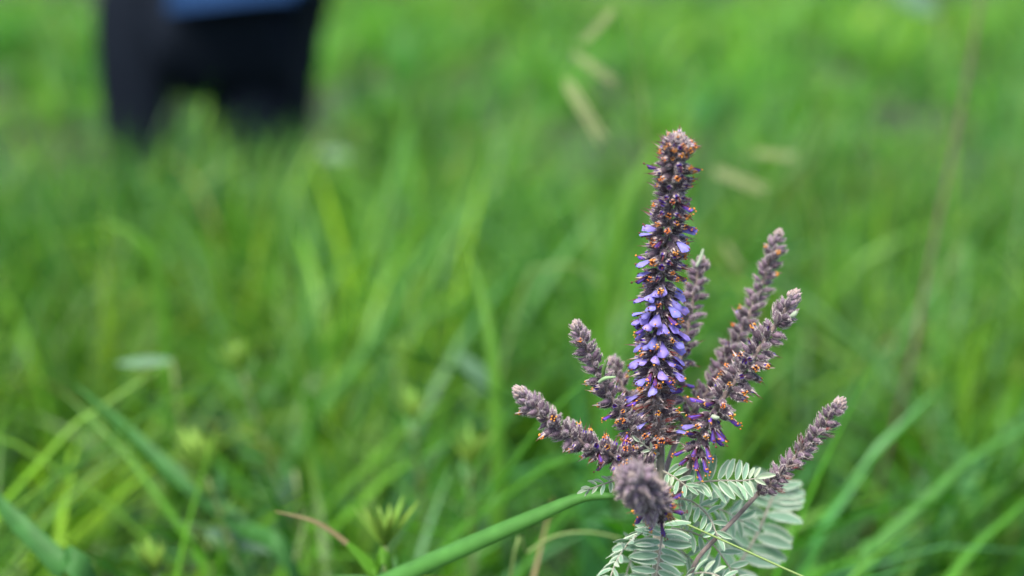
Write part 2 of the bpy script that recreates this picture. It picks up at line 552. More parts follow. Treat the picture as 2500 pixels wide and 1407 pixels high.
def petal_grid(mb, rnd, z0, length, width, wrap, droop, mat):
    """one wedge-shaped banner petal, narrow at its base and round at its end, wrapped lengthwise"""
    nu, nv = 7, 6
    v, f = [], []
    for i in range(nu + 1):
        t = i / nu
        wd = width * (0.28 + 0.72 * min(1, t / .72) ** 1.1) * (1 if t < .8 else math.sqrt(max(0.02, 1 - ((t - .8) / .2) ** 2 * .85)))
        for j in range(nv + 1):
            s_ = j / nv * 2 - 1
            a = s_ * wrap
            r_ = wd / (2 * wrap)
            endr = -.35 * (abs(s_) ** 2) * (t ** 6) + .03 * math.sin(s_ * 5 + t * 7)
            v.append((r_ * math.sin(a) * mm, ((r_ * math.cos(a) - r_ * .55) + droop * t * t + .06 * math.sin(7 * t + 3 * s_)) * mm, (z0 + length * t + endr) * mm))
    for i in range(nu):
        for j in range(nv):
            a = i * (nv + 1) + j
            f.append((a, a + 1, a + nv + 2, a + nv + 1))
    mb.add(v, f, mat)


def mesh_open(seed, deep=False):
    rnd = random.Random(seed)
    mb = MB()
    prof = [(0, .3), (.6, .75), (1.5, 1.05), (2.4, 1.1), (3.0, .95)]
    prof = [(z * mm, r * mm) for z, r in prof]
    mb.lathe(prof, 8, 0, .9)
    if deep:
        petal_grid(mb, rnd, 2.3, rnd.uniform(4.4, 5.2), rnd.uniform(2.9, 3.4), 2.3, -.2, 6)
    else:
        petal_grid(mb, rnd, 2.2, rnd.uniform(4.6, 5.8), rnd.uniform(3.5, 4.6), 1.2, -.5, 5)
    stamens(mb, rnd, 2.8 * mm, 6, .8, 4.6 if deep else 4.0, 3 if seed % 2 else 4, 4, .3)
    for k in range(4):
        a = 6.283 * k / 4 + .3
        c, s_ = math.cos(a), math.sin(a)
        mb.add([(.9 * mm * math.cos(a + .4), .85 * mm * math.sin(a + .4), 2.8 * mm), (.9 * mm * math.cos(a - .4), .85 * mm * math.sin(a - .4), 2.8 * mm), (1.0 * mm * c, .95 * mm * s_, 4.3 * mm)], [(0, 1, 2)], 2)
    fuzz(mb, 45, prof, .6 * mm, 1, rnd)
    return mb.mesh("open_flower", [M_dark, M_hair, M_tooth, M_anther, M_fil, M_petal, M_deep])


def mesh_withered(seed):
    rnd = random.Random(seed)
    mb = MB()
    prof = [(0, .25), (.6, .5), (1.6, .62), (2.8, .5), (3.8, .25), (5.0, .05)]
    prof = [(z * mm, r * mm) for z, r in prof]
    mb.lathe(prof, 6, 0, .7)
    for k in range(4):
        a = rnd.random() * 6.28
        mb.ribbon([(0, 0, 1.5 * mm), (.7 * mm * math.cos(a), .7 * mm * math.sin(a), 3.2 * mm), (1.0 * mm * math.cos(a), 1.0 * mm * math.sin(a), 5.5 * mm)], [.5 * mm, .55 * mm, .04 * mm], (-math.sin(a), math.cos(a), 0), .3, rnd.choice((0, 2, 3)))
    fuzz(mb, 40, prof, .7 * mm, 1, rnd)
    return mb.mesh("withered_flower", [M_wither, M_hair, M_tooth, M_fil])


KIND = {
    "bud": [mesh_bud(s) for s in range(5)],
    "young": [mesh_bud(s + 7, True) for s in range(4)],
    "floret": [mesh_floret(s + 20) for s in range(4)] + [mesh_floret(31, True, False)],
    "spiny": [mesh_floret(s + 40, False, True) for s in range(3)],
    "open": [mesh_open(s + 60) for s in range(5)],
    "deep": [mesh_open(s + 80, True) for s in range(4)],
    "withered": [mesh_withered(s + 90) for s in range(4)],
}
NAME = {"bud": "bud", "young": "bud", "floret": "floret", "spiny": "floret", "open": "open_flower", "deep": "open_flower", "withered": "withered_flower"}

PLANT_XY = P(1612, 1407, 0.612)
plant = empty("leadplant", (PLANT_XY.x, PLANT_XY.y + 0.02, 0))
tag(plant, "leadplant with upright violet flower spikes and grey-green feathery leaves", "plant")
PINV = Matrix.Translation(-plant.location)
pending = []


def frame(p, z, yref):
    z = z.normalized()
    y = yref - z * yref.dot(z)
    if y.length < 1e-4: y = z.orthogonal()
    y.normalize()
    x = y.cross(z)
    return Matrix(((x.x, y.x, z.x, p.x), (x.y, y.y, z.y, p.y), (x.z, y.z, z.z, p.z), (0, 0, 0, 1)))


GS = 1.42


def spike(pts, n, zone, r_rachis, label, tip=1.0, t0=0.0, seed=0, stem_pts=None):
    """pts: base to tip as world points; zone(t) -> (kinds, weights, size, angle, sink)"""
    rnd = random.Random(seed)
    n = int(n * .72)
    cv = catmull(pts, 60)
    mb = MB()
    radii = [r_rachis * (1 - .45 * i / 60) for i in range(61)]
    mb.tube(cv, radii, 8, 0)
    T = (cv[-1] - cv[-3]).normalized()
    # woolly dome of the youngest buds
    rt = 2.0 * mm * tip
    dome = MB()
    for k in range(16):
        a = k * 2.4; h = k / 16
        rr = rt * .75 * math.sqrt(1 - h)
        s1 = T.orthogonal().normalized(); s2 = T.cross(s1)
        c = cv[-1] + s1 * rr * math.cos(a) + s2 * rr * math.sin(a) + T * (rt * (1.2 * h - .3))
        q = (T + (s1 * math.cos(a) + s2 * math.sin(a)) * (.6 * (1 - h))).normalized()
        Mx = frame(c, q, s1)
        sub = MB(); pr = [(0, .3), (.6, .75), (1.3, .7), (2.0, .35), (2.4, .03)]
        sub.lathe([(z * mm * tip * .8, r * mm * tip * .8) for z, r in pr], 6, 1)
        fuzz(sub, 12, [(z * mm * tip * .8, r * mm * tip * .8) for z, r in pr], .5 * mm, 2, rnd)
        mb.add([Mx @ Vector(v) for v in sub.v], [], 0)
        base = len(mb.v) - len(sub.v)
        for fc, mi in zip(sub.f, sub.m):
            mb.f.append(tuple(i + base for i in fc)); mb.m.append(mi)
    if stem_pts:
        mb.tube(stem_pts[0], stem_pts[1], 8, 3)
    # loose hair on the rachis
    for _ in range(160):
        i = rnd.randint(1, 58)
        t = (cv[i + 1] - cv[i - 1]).normalized(); o1 = t.orthogonal().normalized(); o2 = t.cross(o1)
        a = rnd.random() * 6.28; q = o1 * math.cos(a) + o2 * math.sin(a)
        mb.hair(cv[i] + q * radii[i], q + t * rnd.uniform(-.4, .6), .9 * mm * rnd.uniform(.5, 1.3), .045 * mm, 2)
    off = plant.location
    mb.v = [tuple(Vector(v) - off) for v in mb.v]
    o = obj("flower_spike", mb.mesh("flower_spike", [M_rachis, M_tip, M_hair, M_stem2]), plant)
    if label: o["label"] = label
    ang0 = rnd.random() * 6.28
    ref = None
    for k in range(n):
        t = t0 + (1 - t0) * ((k + .5) / n)
        u = t * 60
        i = min(int(u), 59)
        p = cv[i].lerp(cv[i + 1], u - i)
        tg = (cv[min(i + 2, 60)] - cv[max(i - 1, 0)]).normalized()
        if ref is None: ref = tg.orthogonal().normalized()
        ref = (ref - tg * ref.dot(tg)).normalized()
        a = ang0 + k * 2.39996 + rnd.gauss(0, .16)
        rad = ref * math.cos(a) + tg.cross(ref) * math.sin(a)
        kinds, wts, size, ang, sink = zone(t, rad)
        kd = rnd.choices(kinds, wts)[0]
        if kd is None: continue
        an = R(ang + rnd.gauss(0, 9))
        d = rad * math.sin(an) + tg * math.cos(an)
        d = (d + Vector((rnd.gauss(0, .08), rnd.gauss(0, .08), rnd.gauss(0, .08)))).normalized()
        if kd in ("open", "deep"):
            d = (d + Vector((0, 0, -.25))).normalized()
        pp = p + rad * (r_rachis * .55 + sink * mm) + tg * rnd.gauss(0, .5) * mm
        Mx = frame(pp, d, tg) @ Matrix.Rotation(rnd.gauss(0, .35), 4, 'Z') @ Matrix.Scale(GS * size * rnd.uniform(.84, 1.16), 4)
        face = rad.dot((CAM - p).normalized())
        pending.append((face + rnd.gauss(0, .05), kd, Mx, o, rnd.randrange(99)))
    return o


def lerp(a, b, t):
    t = max(0, min(1, t)); return a + (b - a) * t


def path(*q):
    return [P(*a) for a in q]


# --- the tall main spike
def z_main(t, rad):
    if t < .10: return ("withered", "floret"), (.9, .1), 1.05, 75, 0
    if t < .20: return ("withered", "floret", "deep", "open"), (.42, .13, .15, .30), 1.08, 92, .3
    if t < .50:
        return ("open", "deep", "floret", "withered", "spiny", "bud"), (.54, .08, .10, .08, .10, .10), lerp(1.08, .98, (t - .2) / .3), 100, 1.1
    if t < .62: return ("open", "deep", "floret", "spiny", "bud"), (.20, .12, .24, .30, .14), 1.05, 88, .9
    if t < .80: return ("floret", "spiny", "deep", "bud"), (.32, .42, .08, .18), .94, 78, .7
    if t < .93: return ("floret", "spiny", "bud"), (.48, .30, .22), lerp(.9, .8, (t - .8) / .13), 66, .5
    return ("bud", "floret"), (.9, .1), lerp(.85, .55, (t - .93) / .07), lerp(58, 28, (t - .93) / .07), .5


spike(path((1614, 1110, .606), (1600, 950, .603), (1608, 800, .600), (1618, 660, .594), (1636, 510, .585), (1652, 375, .574), (1656, 350, .572)),
      560, z_main, 1.7 * mm, "tallest flower spike, lavender below and orange-flecked near its tip", 1.35, .02, 1)


def z_grey(violet=0.0, ang0=58, size=.92, orange=.3, lo=.25):
    def z(t, rad):
        if t < lo:
            return ("floret", "spiny", "deep", "bud"), (orange + .1, .35, violet + .02, .35), size * 1.02, ang0 + 12, .1
        if t < .55:
            return ("floret", "spiny", "bud"), (orange, .2 + violet, .65), size, ang0 + 4, .1
        if t < .88: return ("bud", "floret"), (.93, .07), size * .95, ang0, .1
        return ("young",), (1,), lerp(size * .9, size * .55, (t - .88) / .12), lerp(ang0 - 4, 24, (t - .88) / .12), .2
    return z


# spike half hidden behind the main one
spike(path((1612, 1080, .622), (1630, 985, .632), (1662, 880, .640), (1684, 780, .643), (1700, 690, .645), (1712, 640, .645)),
      110, z_grey(.12, 66, .95, .45, .45), 1.3 * mm, "slim grey spike behind the tallest one", 1.0, .02, 2)
# rear right
spike(path((1668, 1040, .632), (1735, 945, .642), (1790, 850, .648), (1838, 750, .650), (1875, 650, .650), (1900, 575, .648)),
      150, z_grey(.0, 56, .95, .03, .1), 1.25 * mm, "long grey-purple spike of closed buds behind the forked pair", 1.05, .0, 3,
      (catmull(path((1612, 1215, .611), (1628, 1140, .618), (1648, 1085, .626), (1668, 1040, .632)), 10), 1.25 * mm))


def z_D(t, rad):
    if t < .14: return ("deep", "withered", None), (.72, .13, .15), 1.05, 104, .4
    if t < .36: return ("deep", "floret", "open", "spiny"), (.56, .24, .10, .10), 1.06, 94, .4
    if t < .62: return ("floret", "spiny", "bud"), (.55, .30, .15), 1.02, 76, .6
    if t < .80: return ("bud", "floret", "spiny"), (.62, .18, .2), 1.0, 68, .5
    if t < .9: return ("bud",), (1,), .95, 55, .2
    return ("young",), (1,), lerp(.95, .62, (t - .9) / .1), lerp(52, 26, (t - .9) / .1), .4


spike(path((1686, 1135, .602), (1722, 1045, .597), (1770, 965, .593), (1830, 885, .592), (1890, 800, .592), (1936, 728, .591)),
      150, z_D, 1.55 * mm, "stout spike with violet tubes at its base leaning right", 1.35, .03, 4,
      (path((1648, 1215, .606), (1668, 1175, .605), (1686, 1135, .602)), 1.5 * mm))


def z_E(t, rad):
    if t < .9: return ("bud", "floret", "withered"), (.74, .06 if t < .5 else .02, .2), .84, 54, 0
    return ("bud",), (1,), lerp(.84, .6, (t - .9) / .1), lerp(50, 26, (t - .9) / .1), .2


spike(path((1850, 1206, .604), (1900, 1162, .602), (1952, 1108, .600), (2002, 1050, .598), (2048, 990, .596)),
      118, z_E, 1.2 * mm, "narrow brownish spike on a long bare stalk reaching out low to the right", 1.25, .0, 5,
      (catmull(path((1672, 1450, .606), (1700, 1370, .606), (1745, 1318, .606), (1795, 1266, .605), (1850, 1206, .604)), 14), 1.05 * mm))

# left upper
spike(path((1590, 1115, .604), (1545, 1050, .602), (1500, 985, .600), (1462, 915, .598), (1432, 850, .596), (1410, 800, .595)),
      128, z_grey(.10, 60, .90, .45, .38), 1.3 * mm, "spike with a green curled leaf at its middle leaning left", 1.1, .02, 6)
# short one behind it
spike(path((1580, 1080, .630), (1545, 1000, .640), (1510, 920, .645), (1494, 885, .646)),
      55, z_grey(.1, 56, .85, .3, .5), 1.2 * mm, "short grey spike tip peeping out behind the one with the curled leaf", .9, .02, 7)
# left low
spike(path((1600, 1150, .604), (1545, 1130, .600), (1490, 1108, .596), (1425, 1082, .592), (1365, 1045, .589), (1312, 1002, .587), (1272, 962, .586)),
      150, z_grey(.16, 62, .98, .55, .42), 1.4 * mm, "low spike reaching out left with orange anthers near its base", 1.35, .04, 8)


# towards the viewer
def z_H(t, rad):
    if t < .22: return ("floret", "deep", "spiny"), (.45, .15, .4), 1.0, 82, .3
    if t < .85: return ("young",), (1,), 1.12, lerp(80, 50, t), 1.5
    return ("young",), (1,), lerp(1.05, .7, (t - .85) / .15), lerp(48, 15, (t - .85) / .15), .8


spike(path((1612, 1252, .585), (1586, 1218, .566), (1562, 1186, .548), (1544, 1162, .534)),
      190, z_H, 2.3 * mm, "blunt round-looking purple spike seen end on above the front leaf", .8, .05, 9)

# individuals: of each kind those that face the open side; the rest joined
by = {}
for it in pending:
    by.setdefault(NAME[it[1]], []).append(it)
for nm, items in by.items():
    items.sort(key=lambda a: -a[0])
    for face, kd, Mx, par, sd in items[:290]:
        me = KIND[kd][sd % len(KIND[kd])]
        obj(nm, me, par, PINV @ Mx)
    rest = items[290:]
    if rest:
        # one mesh; materials follow slot names
        slots, V, F, MI = [], [], [], []
        for face, kd, Mx, par, sd in rest:
            me = KIND[kd][sd % len(KIND[kd])]
            mp = []
            for m in me.materials:
                if m not in slots: slots.append(m)
                mp.append(slots.index(m))
            b = len(V)
            Mw = PINV @ Mx
            V += [tuple(Mw @ v.co) for v in me.vertices]
            for p in me.polygons:
                F.append(tuple(i + b for i in p.vertices)); MI.append(mp[p.material_index])
        me = bpy.data.meshes.new(nm + "_mass"); me.from_pydata(V, [], F)
        for m in slots: me.materials.append(m)
        me.polygons.foreach_set("material_index", MI)
        me.polygons.foreach_set("use_smooth", [True] * len(F))
        o = obj(nm + "_mass", me, plant); o["kind"] = "stuff"

# main stem down to the ground
mb = MB()
stem = catmull([P(1612, 1085, .608), P(1612, 1200, .610), P(1606, 1330, .612), P(1604, 1430, .614), plant.location + Vector((-.004, 0, .16)), plant.location + Vector((0, 0, -.02))], 26)
mb.tube([p - plant.location for p in stem], [lerp(1.9, 3.2, i / 26) * mm for i in range(27)], 10, 0)
rnd = random.Random(5)
for _ in range(300):
    i = rnd.randint(0, 14); q = Vector((rnd.gauss(0, 1), rnd.gauss(0, 1), rnd.gauss(0, .4))).normalized()
    mb.hair(stem[i].lerp(stem[i + 1], rnd.random()) - plant.location + q * 1.9 * mm, q, .8 * mm, .045 * mm, 1)
obj("stem", mb.mesh("stem", [M_stem, M_hair]), plant)


# ------------------------------------------------------------------ leadplant leaves
def mesh_leaflet(seed, cup=.25, young=False):
    """unit leaflet, length 1 along +Z, face towards +Y, pale hairy margin and midrib"""
    rnd = random.Random(seed)
    mb = MB()
    W = .165
    nu = 10
    vs_s = (-1, -.69, -.38, -.05, .05, .38, .69, 1)
    v, fg, fm = [], [], []
    bend = rnd.uniform(-.10, .05)
    for i in range(nu + 1):
        t = i / nu
        wd = W * max(.02, math.sin(math.pi * min(1, t * .93 + .05)) ** .62)
        for s_ in vs_s:
            y = cup * abs(s_) * wd * 1.2 + bend * math.sin(math.pi * t * .5) + .012 * math.sin(9 * t + 4 * s_)
            if abs(s_) == 1: y += .004
            if abs(s_) < .1: y -= .008
            v.append((s_ * wd, y, t))
    k = len(vs_s)
    for i in range(nu):
        for j in range(k - 1):
            a = i * k + j
            q = (a, a + 1, a + k + 1, a + k)
            (fm if j in (0, 6) else fg).append(q)
    n0 = len(mb.v)
    mb.add(v, fg, 0)
    mb.f += [tuple(i + n0 for i in q) for q in fm]
    mb.m += [1] * len(fm)
    for _ in range(90):
        t = rnd.random(); s_ = rnd.choice((-1, 1))
        wd = W * max(.02, math.sin(math.pi * min(1, t * .93 + .05)) ** .62)
        mb.hair((s_ * wd, cup * wd * 1.2 + bend * math.sin(math.pi * t * .5), t), (s_, .3 + rnd.gauss(0, .5), .5), .06, .005, 1)
    mb.tube([(0, bend * .0, -.06), (0, 0, .03)], .022, 5, 1, False)
    return mb.mesh("leaflet", [M_young if young else M_leaf, M_margin])


LEAFLETS = [mesh_leaflet(s, c) for s, c in ((1, .35), (2, .5), (3, .75), (4, .25), (5, .6))]
YOUNG = [mesh_leaflet(s, c, True) for s, c in ((11, .9), (12, 1.1))]


def leaf(pts, n, length, face, t0=.12, ang=62, young=0.0, label=None, taper=.25, rr=.45, seed=0, endleaf=True, wide=1.0, tipyoung=False, side_tilt=0.0):
    rnd = random.Random(seed)
    cv = catmull(pts, 40)
    face = Vector(face).normalized()
    mb = MB()
    org = cv[0]
    mb.tube([p - org for p in cv], [rr * mm * (1.25 - .6 * i / 40) for i in range(41)], 6, 0)
    e = obj("leaf", mb.mesh("leaf_rachis", [M_stem, M_hair]), plant)
    e.location = org - plant.location
    if label: e["label"] = label
    for k in range(n):
        t = t0 + (1 - t0) * (k + .4) / n
        u = t * 40; i = min(int(u), 39)
        p = cv[i].lerp(cv[i + 1], u - i)
        tg = (cv[i + 1] - cv[i]).normalized()
        nr = (face - tg * face.dot(tg)).normalized()
        sd = tg.cross(nr)
        sz = length * (1 - taper * abs(t - .4) / .6)
        for s_ in (-1, 1):
            a = R(ang + rnd.gauss(0, 9) - (20 * max(0, t - .75) / .25))
            yv = rnd.random() < young or (tipyoung and t > .82)
            d = tg * math.cos(a) + sd * s_ * math.sin(a) + nr * (rnd.gauss(.12, .12) + side_tilt * s_)
            nv = nr + sd * s_ * -.25 + Vector((rnd.gauss(0, .26), rnd.gauss(0, .26), rnd.gauss(0, .26)))
            z = sz * rnd.uniform(.88, 1.1) * (.72 if yv else 1)
            Mx = frame(p - org + d * .0006, d, nv) @ Matrix.Diagonal((z * wide, z, z, 1))
            obj("leaflet", rnd.choice(YOUNG if yv else LEAFLETS), e, Mx)
    if endleaf:
        Mx = frame(cv[-1] - org, cv[-1] - cv[-3], face) @ Matrix.Scale(length * .75, 4)
        obj("leaflet", rnd.choice(YOUNG if (young > .5 or tipyoung) else LEAFLETS), e, Mx)
    return e


TOCAM = (0, -CP, .55)
L = px2m(1, .59)
# front leaf hanging below the round spike
leaf(path((1622, 1258, .598), (1616, 1310, .590), (1606, 1380, .584), (1592, 1470, .580), (1574, 1560, .582)), 15, 68 * L, (-.15, -1, .45), .10, 82, label="front feathery leaf hanging below the round-looking spike", seed=1, taper=.2, wide=1.05)
# leaf pointing right, below the stout spike
leaf(path((1640, 1205, .604), (1690, 1182, .602), (1750, 1174, .600), (1810, 1174, .598), (1848, 1168, .597)), 9, 62 * L, (.1, -.8, .75), .22, 66, seed=2, tipyoung=True, label="leaf held level under the stout violet spike")
# small leaf between the round spike and the level leaf
leaf(path((1618, 1150, .606), (1645, 1165, .602), (1680, 1190, .598)), 4, 44 * L, (.2, -.9, .5), .15, 58, seed=3, young=.35)
# young folded leaf left of the round spike
leaf(path((1600, 1155, .610), (1530, 1165, .606), (1480, 1180, .602), (1436, 1196, .600)), 6, 40 * L, (0, -.6, 1), .30, 42, seed=4, young=.9, label="pale young folded leaf left of the round-looking spike")
# big rear leaf at right
leaf(path((1720, 1500, .66), (1790, 1400, .668), (1845, 1310, .675), (1880, 1230, .680), (1895, 1190, .682)), 13, 88 * px2m(1, .67), (.1, -1, .5), .02, 78, seed=5, label="broad pale leaf behind the long bare stalk", taper=.15, wide=1.15, rr=.8)
# dense leaf arching to the lower left
leaf(path((1606, 1290, .606), (1560, 1305, .596), (1520, 1345, .588), (1492, 1405, .582), (1478, 1480, .580)), 13, 54 * L, (-.9, -.3, .6), .12, 66, seed=6, wide=1.1, young=.15, label="dense leaf arching down to the left seen edge on")
# pale clusters low in the centre
leaf(path((1640, 1290, .62), (1690, 1300, .622), (1740, 1330, .620), (1790, 1400, .616), (1810, 1440, .614)), 8, 62 * L, (.2, -.8, .7), .05, 64, seed=7, young=.12)
leaf(path((1640, 1250, .622), (1700, 1235, .630), (1760, 1245, .636), (1815, 1275, .640)), 7, 66 * px2m(1, .63), (.1, -.8, .7), .05, 66, seed=8)
leaf(path((1650, 1420, .600), (1700, 1400, .586), (1750, 1405, .578), (1800, 1440, .574)), 6, 52 * L, (.0, -.5, 1), .1, 58, seed=9, young=.45)
leaf(path((1640, 1330, .63), (1690, 1370, .638), (1740, 1440, .642), (1770, 1500, .645)), 7, 64 * L, (.0, -.8, .7), .05, 66, seed=10)
leaf(path((1640, 1215, .615), (1690, 1225, .612), (1730, 1262, .606), (1752, 1310, .602)), 6, 54 * L, (.3, -.8, .6), .1, 64, seed=12, young=.1)
leaf(path((1600, 1300, .625), (1560, 1330, .635), (1530, 1400, .640), (1520, 1470, .642)), 7, 56 * L, (-.3, -.8, .6), .1, 64, seed=13)
leaf(path((1606, 1420, .612), (1640, 1450, .600), (1690, 1500, .59), (1730, 1580, .585)), 8, 62 * L, (0, -.8, .7), .1, 66, seed=14)
# a small blunt leaf at the foot of the tall spike
leaf(path((1608, 1108, .604), (1590, 1100, .600), (1562, 1078, .598)), 2, 34 * L, (-.3, -1, .3), .4, 40, seed=15, young=1)

# curled green leaves on the left spike, pale ones on the right spike, the green tip of the rear spike
def curled(a, b, c, r, m, name="curled_leaf"):
    mb = MB()
    cv = catmull([a, b, c], 12)
    mb.tube([p - cv[0] for p in cv], [r * (.55 + .45 * math.sin(math.pi * min(1, .15 + i / 13))) for i in range(13)], 8, 0)
    for _ in range(60):
        i = rnd.randint(0, 11); q = Vector((rnd.gauss(0, 1), rnd.gauss(0, 1), rnd.gauss(0, 1))).normalized()
        mb.hair(cv[i] - cv[0] + q * r * .9, q, .4 * mm, .03 * mm, 1)
    o = obj(name, mb.mesh(name, [m, M_hair]), plant)
    o.location = cv[0] - plant.location
    return o


curled(P(1462, 934, .589), P(1478, 924, .587), P(1503, 921, .586), .85 * mm, M_roll)
curled(P(1472, 922, .591), P(1474, 900, .590), P(1483, 878, .590), .8 * mm, M_weed)
curled(P(1700, 652, .640), P(1711, 630, .640), P(1717, 608, .640), .85 * mm, M_young)
curled(P(1932, 774, .582), P(1939, 768, .581), P(1945, 760, .581), 1.15 * mm, M_young)
curled(P(1738, 1016, .586), P(1747, 1020, .585), P(1756, 1020, .585), 1.0 * mm, M_young)


# ------------------------------------------------------------------ single blades and stalks that stand out
def blade(pts, widths, m, label, group=None, side=None, n=28, tipm=None, tipfrac=.0, cat="grass blade", name="tall_grass", fold=.35):
    cv = catmull(pts, n)
    w = np.interp(np.linspace(0, 1, n + 1), np.linspace(0, 1, len(widths)), widths)
    mb = MB()
    org = cv[0]
    side = side or Vector((0, .6, .8))
    mb.ribbon([p - org for p in cv], list(w), side, fold, 0)
    if tipm:
        nf = len(mb.f)
        for k in range(int(nf * (1 - tipfrac)), nf): mb.m[k] = 1
    me = mb.mesh(name, [m] + ([tipm] if tipm else []))
    o = obj(name, me)
    o.location = org
    # thin but real
    sol = o.modifiers.new("thickness", 'SOLIDIFY'); sol.thickness = 0.00025
    tag(o, label, cat, group)
    return o


def rooted(p, dx=0.0, dy=0.05):
    return Vector((p.x + dx, p.y + dy, -0.01))


def wpx(v, d):
    return px2m(v, d)


b0 = P(930, 1425, .675)
blade([rooted(b0, -.17, .06), P(600, 1640, .70), P(760, 1515, .685), b0, P(1130, 1335, .652), P(1300, 1262, .640), P(1420, 1214, .634), P(1500, 1212, .630)],
      [wpx(30, .67), wpx(46, .67), wpx(50, .67), wpx(52, .67), wpx(46, .66), wpx(38, .65), wpx(26, .64), wpx(14, .63)], M_bladeA,
      "long smooth green grass blade arching up to the round-looking purple spike")
b1 = P(960, 1470, .70)
blade([rooted(b1, .02, .06), b1, P(915, 1400, .70), P(850, 1330, .70), P(770, 1275, .70), P(672, 1249, .70)],
      [wpx(40, .7), wpx(46, .7), wpx(40, .7), wpx(14, .7), wpx(10, .7), wpx(3, .7)], M_bladeB, "thin grass blade bending over left with a reddish dry tip", tipm=M_bladetan, tipfrac=.38)
b2 = P(230, 1480, .74)
blade([rooted(b2, .05, .05), b2, P(150, 1380, .75), P(40, 1270, .76), P(-70, 1150, .78)], [wpx(60, .75), wpx(66, .75), wpx(58, .75), wpx(44, .75), wpx(6, .78)], M_bladeC,
      "broad dark green blade slanting up beside the low weed top")
b3 = P(720, 1420, .86)
blade([rooted(b3, .04, .05), b3, P(600, 1290, .88), P(420, 1150, .90), P(300, 1040, .92), P(180, 940, .95)], [wpx(34, .86), wpx(40, .88), wpx(44, .88), wpx(40, .9), wpx(26, .92), wpx(4, .95)], M_bladeC,
      "long green blade running behind the yellowish weed top")
b4 = P(1205, 1420, 1.0)
blade([rooted(b4, 0, .05), b4, P(1215, 1150, 1.0), P(1200, 850, 1.02), P(1170, 700, 1.04), P(1135, 580, 1.06)], [wpx(22, 1), wpx(30, 1), wpx(32, 1), wpx(28, 1), wpx(18, 1), wpx(4, 1)], M_bladeB,
      "upright bright green blade standing alone left of the flower", side=Vector((1, 0, 0)))
b5 = P(560, 1420, 1.25)
blade([rooted(b5, -.05, .05), b5, P(760, 1040, 1.3), P(900, 850, 1.33), P(1050, 600, 1.36), P(1160, 500, 1.4)], [wpx(20, 1.3), wpx(26, 1.3), wpx(28, 1.3), wpx(24, 1.3), wpx(18, 1.3), wpx(4, 1.3)], M_bladeA,
      "long straight pale green blade leaning right across the meadow", side=Vector((.6, 0, -.5)))
b6 = P(1480, 1100, 1.3)
blade([rooted(b6), b6, P(1470, 820, 1.3), P(1510, 560, 1.3), P(1590, 380, 1.32), P(1700, 300, 1.34)], [wpx(36, 1.3), wpx(46, 1.3), wpx(46, 1.3), wpx(38, 1.3), wpx(24, 1.3), wpx(5, 1.3)], M_bladeB,
      "broad bright blade rising behind the tallest flower spike", side=Vector((1, 0, 0)))
b7 = P(420, 1300, 1.2)
blade([rooted(b7), b7, P(400, 800, 1.2), P(380, 660, 1.2), P(325, 575, 1.2), P(215, 530, 1.2)], [wpx(20, 1.2), wpx(26, 1.2), wpx(30, 1.2), wpx(28, 1.2), wpx(20, 1.2), wpx(4, 1.2)], M_bladeB,
      "green blade bent sharply over to the left at its top", side=Vector((.8, .4, .3)))
b8 = P(2080, 1420, .95)
blade([rooted(b8, -.03), b8, P(2150, 1330, .95), P(2260, 1230, .96), P(2380, 1120, .98), P(2520, 1040, 1.0)], [wpx(34, .95), wpx(40, .95), wpx(40, .95), wpx(34, .95), wpx(24, .98), wpx(10, 1.0)], M_bladeA,
      "green blade sweeping right past the broad pale leaf")


def stalk(pts, r0, r1, m, label, name="grass_stalk", cat="grass stalk", group=None):
    cv = catmull(pts, 26)
    mb = MB()
    mb.tube([p - cv[0] for p in cv], [lerp(r0, r1, i / 26) for i in range(27)], 6, 0)
    o = obj(name, mb.mesh(name, [m]))
    o.location = cv[0]
    tag(o, label, cat, group)
    return o


s0 = P(1910, 1386, .586)
stalk([Vector((P(2480, 1760, .57).x + .06, s0.y - .02, -.01)), P(2480, 1760, .57), P(2230, 1560, .575), P(2060, 1455, .580), s0, P(1770, 1322, .592), P(1645, 1266, .598), P(1612, 1250, .602)], .55 * mm, .42 * mm, M_greenstem,
      "thin yellow-green stalk crossing the pale leaves beside the bare flower stalk")
s1 = P(1245, 1420, .74)
stalk([rooted(s1, -.03), s1, P(1290, 1350, .74), P(1360, 1308, .74), P(1440, 1300, .74), P(1520, 1316, .74)], .9 * mm, .5 * mm, M_greenstem, "thin arched stalk nodding toward the front leaf")
s2 = P(2205, 960, 1.15)
stalk([rooted(s2, -.03), s2, P(2250, 740, 1.15), P(2295, 520, 1.15), P(2350, 250, 1.15), P(2392, 10, 1.15), P(2410, -200, 1.15)], 1.5 * mm, 1.1 * mm, M_reed,
      "tall thin reddish dry stalk standing alone right of the flower")
s3 = P(1280, 700, 1.15)
stalk([rooted(s3, -.05, .02), Vector((s3.x - .03, s3.y, s3.z * .6)), s3, P(1330, 655, 1.15), P(1400, 648, 1.15), P(1480, 700, 1.15)], 1.3 * mm, .8 * mm, M_greenstem, "pale arched dry stalk left of the tallest flower spike")


# nodding grass seed heads with bristly spikelets
def mesh_spikelet():
    mb = MB()
    for k in range(11):
        t = k / 10
        for s_ in (-1, 1):
            p = Vector((s_ * .002, 0, t * .04))
            d = Vector((s_ * .32, random.gauss(0, .12), 1)).normalized()
            Mx = frame(p, d, Vector((0, 1, 0)))
            sub = MB(); sub.lathe([(0, .0003), (.003, .0011), (.007, .0009), (.011, .0001)], 5, 0)
            n = len(mb.v)
            mb.v += [tuple(Mx @ Vector(v)) for v in sub.v]; mb.f += [tuple(i + n for i in f) for f in sub.f]; mb.m += sub.m
    mb.tube([(0, 0, 0), (0, 0, .042)], .0006, 5, 0)
    return mb.mesh("spikelet", [M_straw])


SPIKELET = mesh_spikelet()


